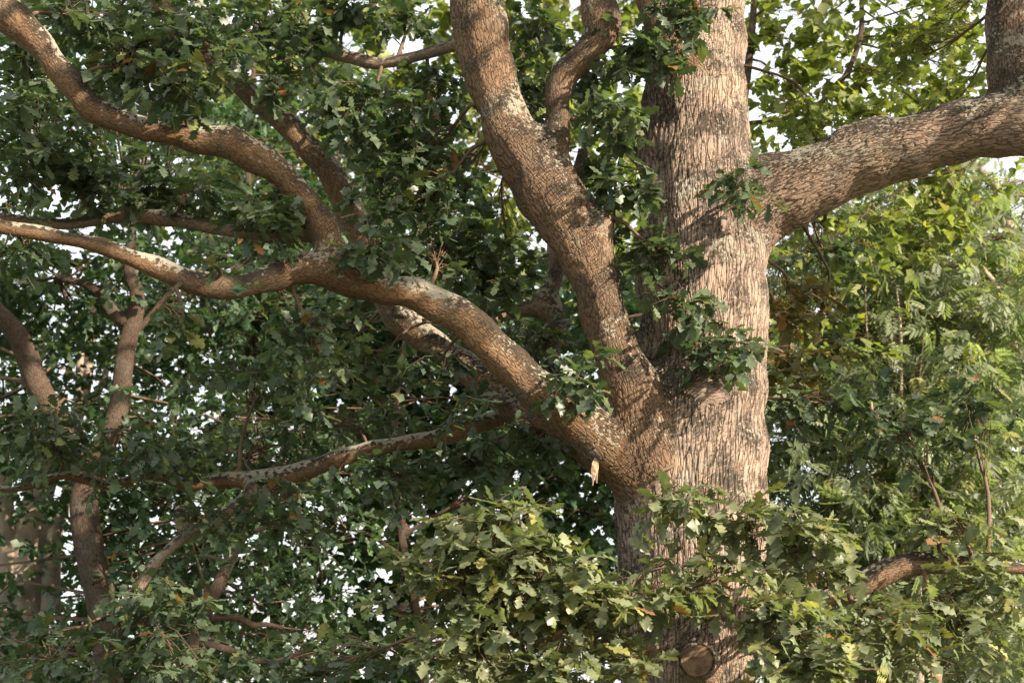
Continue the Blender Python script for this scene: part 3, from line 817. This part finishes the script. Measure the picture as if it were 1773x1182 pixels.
wood_tree('forked_oak', 'dark forked woodland oak with brown rough trunk behind the limb ends', [
    [(192, 1182, 14.5, 28.9), (180, 1060, 14.5, 26.3), (152, 934, 14.5, 24.6), (147, 860, 14.5, 23.8), (168, 800, 14.5, 20.4), (204, 711, 14.5, 17.8), (217, 610, 14.5, 16.1), (232, 552, 14.5, 15.3), (237, 505, 14.5, 12.8), (224, 470, 14.5, 10.2), (230, 380, 14.5, 7.6)],
    [(150, 850, 14.5, 17.0), (105, 740, 14.4, 18.7), (62, 660, 14.3, 20.4), (45, 610, 14.2, 20.4), (25, 573, 14.1, 18.7), (-10, 535, 14, 17.0), (-90, 440, 14, 12.8)],
    [(230, 560, 14.5, 12.8), (200, 545, 14.5, 12.8), (176, 512, 14.5, 11.0), (148, 492, 14.5, 7.6), (100, 480, 14.5, 5.1)],
    [(220, 590, 14.5, 6.0), (262, 545, 14.6, 5.1), (300, 500, 14.7, 4.2), (340, 470, 14.8, 3.4)]],
    [(-200, 420, 380, 620, 14.8, 17, 150), (-200, 430, 640, 860, 14.8, 17.5, 150), (140, 430, 860, 1060, 14.8, 17.5, 90), (-200, 430, 1080, 1200, 14.8, 17.5, 100), (-250, 330, -120, 360, 12.5, 16, 230)], OAK_BG, 0.165, 'deep', M_BG)
wood_tree('beech_tree', 'pale smooth grey multi-stemmed beech trunk at the edge of the wood', [
    [(40, 1182, 18, 42), (42, 1050, 18, 39), (46, 960, 18, 36), (58, 890, 18, 28), (92, 800, 18, 17), (140, 700, 18, 12), (155, 600, 18, 10), (165, 520, 18, 8)],
    [(88, 1060, 17.8, 17), (90, 980, 17.8, 15), (96, 920, 17.8, 13), (120, 840, 17.8, 10), (135, 700, 17.8, 8), (140, 560, 17.8, 6)],
    [(14, 1120, 17.8, 18), (14, 1000, 17.8, 16), (12, 900, 17.8, 14), (0, 760, 17.8, 12)],
    [(150, 720, 18, 6), (178, 660, 18, 6), (195, 600, 18, 5)]],
    [(-250, 350, 420, 1200, 18.3, 21, 330)], OVAL, 0.15, 'deep', M_PALE)
wood_tree('slender_tree', 'slender dark-stemmed tree with broad leaves standing behind the oak', [
    [(735, 1182, 15.5, 8), (727, 1097, 15.5, 8), (716, 1030, 15.5, 7), (706, 980, 15.5, 7), (695, 925, 15.5, 7), (688, 865, 15.5, 6), (684, 780, 15.5, 5), (692, 640, 15.5, 4), (720, 480, 15.6, 3), (715, 330, 15.7, 1)],
    [(703, 965, 15.5, 4), (670, 945, 15.5, 4), (640, 925, 15.5, 3), (600, 915, 15.5, 2.5)],
    [(695, 930, 15.5, 4), (740, 900, 15.5, 3), (775, 880, 15.5, 2.5)]],
    [(420, 1080, 480, 830, 15.7, 19, 420), (420, 1080, 830, 1200, 15.8, 19, 220), (900, 1080, 800, 1000, 15, 17, 40)], MAPLE, 0.165, 'deep', M_BG)
wood_tree('leaning_tree', 'leaning brown tree stem with crooked bare side branches low in the wood', [
    [(322, 1182, 13.5, 15), (328, 1147, 13.5, 14), (344, 1090, 13.5, 13), (364, 1040, 13.5, 12), (384, 1000, 13.5, 11), (410, 940, 13.5, 9), (430, 860, 13.5, 7), (445, 760, 13.6, 5)],
    [(350, 1075, 13.5, 7), (380, 1068, 13.4, 6), (415, 1070, 13.4, 6), (440, 1082, 13.4, 5), (460, 1080, 13.4, 4), (490, 1086, 13.4, 3)],
    [(338, 1110, 13.5, 7), (385, 1122, 13.4, 7), (430, 1138, 13.3, 6), (470, 1146, 13.3, 6), (500, 1138, 13.3, 4), (540, 1120, 13.3, 3)],
    [(412, 935, 13.5, 5), (450, 916, 13.5, 4), (490, 905, 13.5, 3)]],
    [(230, 620, 680, 1200, 13.6, 15.5, 150)], OAK_BG, 0.14, 'deep', M_BG)
wood_tree('sunlit_tree', 'tall tree with hazy sunlit yellow-green foliage far behind the oak', [
    [(700, 1182, 24, 18), (690, 800, 24, 16), (670, 400, 24, 12), (650, 100, 24, 9), (640, -100, 24, 6)],
    [(676, 480, 24, 7), (800, 300, 24, 5), (900, 100, 24, 3)]],
    [(380, 1120, -150, 560, 22, 26, 520)], MAPLE, 0.24, 'yellow', M_BG)
wood_tree('leafy_tree', 'mid-green leafy tree filling the space behind the left limbs', [
    [(480, 1182, 17.5, 11), (470, 900, 17.5, 10), (440, 600, 17.5, 8), (430, 350, 17.5, 6), (440, 100, 17.5, 4)]],
    [(250, 760, 150, 640, 16.5, 20, 330)], OVAL, 0.165, 'deep', M_BG)
wood_tree('ash_tree', 'ash with slim pale stem and narrow sunlit leaflets right of the oak trunk', [
    [(1592, 1182, 14.5, 8), (1588, 1000, 14.5, 7), (1584, 917, 14.5, 7), (1576, 850, 14.5, 6), (1567, 780, 14.5, 5), (1560, 700, 14.5, 4), (1558, 560, 14.5, 3), (1540, 420, 14.5, 1)],
    [(1586, 890, 14.5, 4), (1592, 840, 14.5, 3.5), (1600, 790, 14.5, 3), (1590, 690, 14.5, 2), (1600, 580, 14.5, 1)],
    [(1590, 1000, 14.5, 5), (1614, 917, 14.5, 5), (1622, 850, 14.5, 5), (1640, 800, 14.5, 3), (1650, 700, 14.5, 2), (1680, 600, 14.5, 1)],
    [(1510, 720, 14.3, 2.5), (1505, 640, 14.3, 2.5), (1500, 560, 14.3, 2), (1498, 500, 14.3, 1.5)],
    [(1584, 900, 14.5, 2), (1650, 845, 14.3, 2), (1680, 803, 14.2, 3), (1715, 820, 14.2, 3), (1740, 860, 14.2, 2.5), (1750, 900, 14.2, 1)]],
    [(1310, 1790, 360, 780, 14.2, 17, 330), (1310, 1790, 760, 1200, 14.2, 17.2, 300)], PINNATE, 0.27, 'ash', M_PALE, nleaf=6, flat=0.5)
wood_tree('pale_ash_tree', 'ash with curving pale grey trunk and dark crooked branch below the right limb', [
    [(1830, 1182, 16, 16), (1820, 800, 16, 14), (1795, 500, 16, 12), (1768, 430, 16, 11), (1752, 410, 16, 10), (1738, 365, 16, 10), (1726, 325, 16, 9), (1700, 300, 16, 8), (1670, 250, 16, 6), (1650, 120, 16, 5)],
    [(1765, 620, 15.8, 5), (1742, 550, 15.6, 6), (1728, 502, 15.5, 6), (1700, 465, 15.5, 6), (1674, 434, 15.5, 4), (1660, 400, 15.5, 3)],
    [(1742, 545, 15.6, 4), (1720, 520, 15.5, 4), (1690, 535, 15.5, 4), (1672, 540, 15.5, 3), (1664, 515, 15.5, 2)]],
    [(1480, 1840, 290, 700, 16.2, 19, 150), (1500, 1840, 700, 1200, 16.4, 19, 150)], PINNATE, 0.30, 'ash', M_PALE, nleaf=6, flat=0.5)
wood_tree('maple_tree', 'field maple with yellow-green backlit leaves above the right limb', [
    [(1235, 1182, 13.5, 12), (1240, 700, 13.5, 10), (1255, 400, 13.5, 9), (1284, 200, 13.5, 8), (1300, 75, 13.5, 7), (1312, -80, 13.5, 5), (1330, -260, 13.5, 2)],
    [(1284, 215, 13.5, 4), (1380, 200, 13.5, 4), (1450, 150, 13.5, 4.5), (1487, 75, 13.5, 5), (1492, 0, 13.5, 4.5), (1490, -120, 13.5, 3)],
    [(1255, 430, 13.5, 5), (1330, 455, 13.4, 5), (1400, 440, 13.4, 5), (1450, 405, 13.4, 3.5), (1500, 370, 13.4, 1.5)]],
    [(1310, 1380, -120, 240, 13, 15, 34), (1330, 1700, 230, 420, 13, 15.5, 62), (1540, 1850, -150, 190, 13, 16, 80), (1380, 1540, -100, 200, 13, 15, 26), (1320, 1420, 400, 640, 13, 14, 16)], MAPLE, 0.14, 'yellow', M_BG)
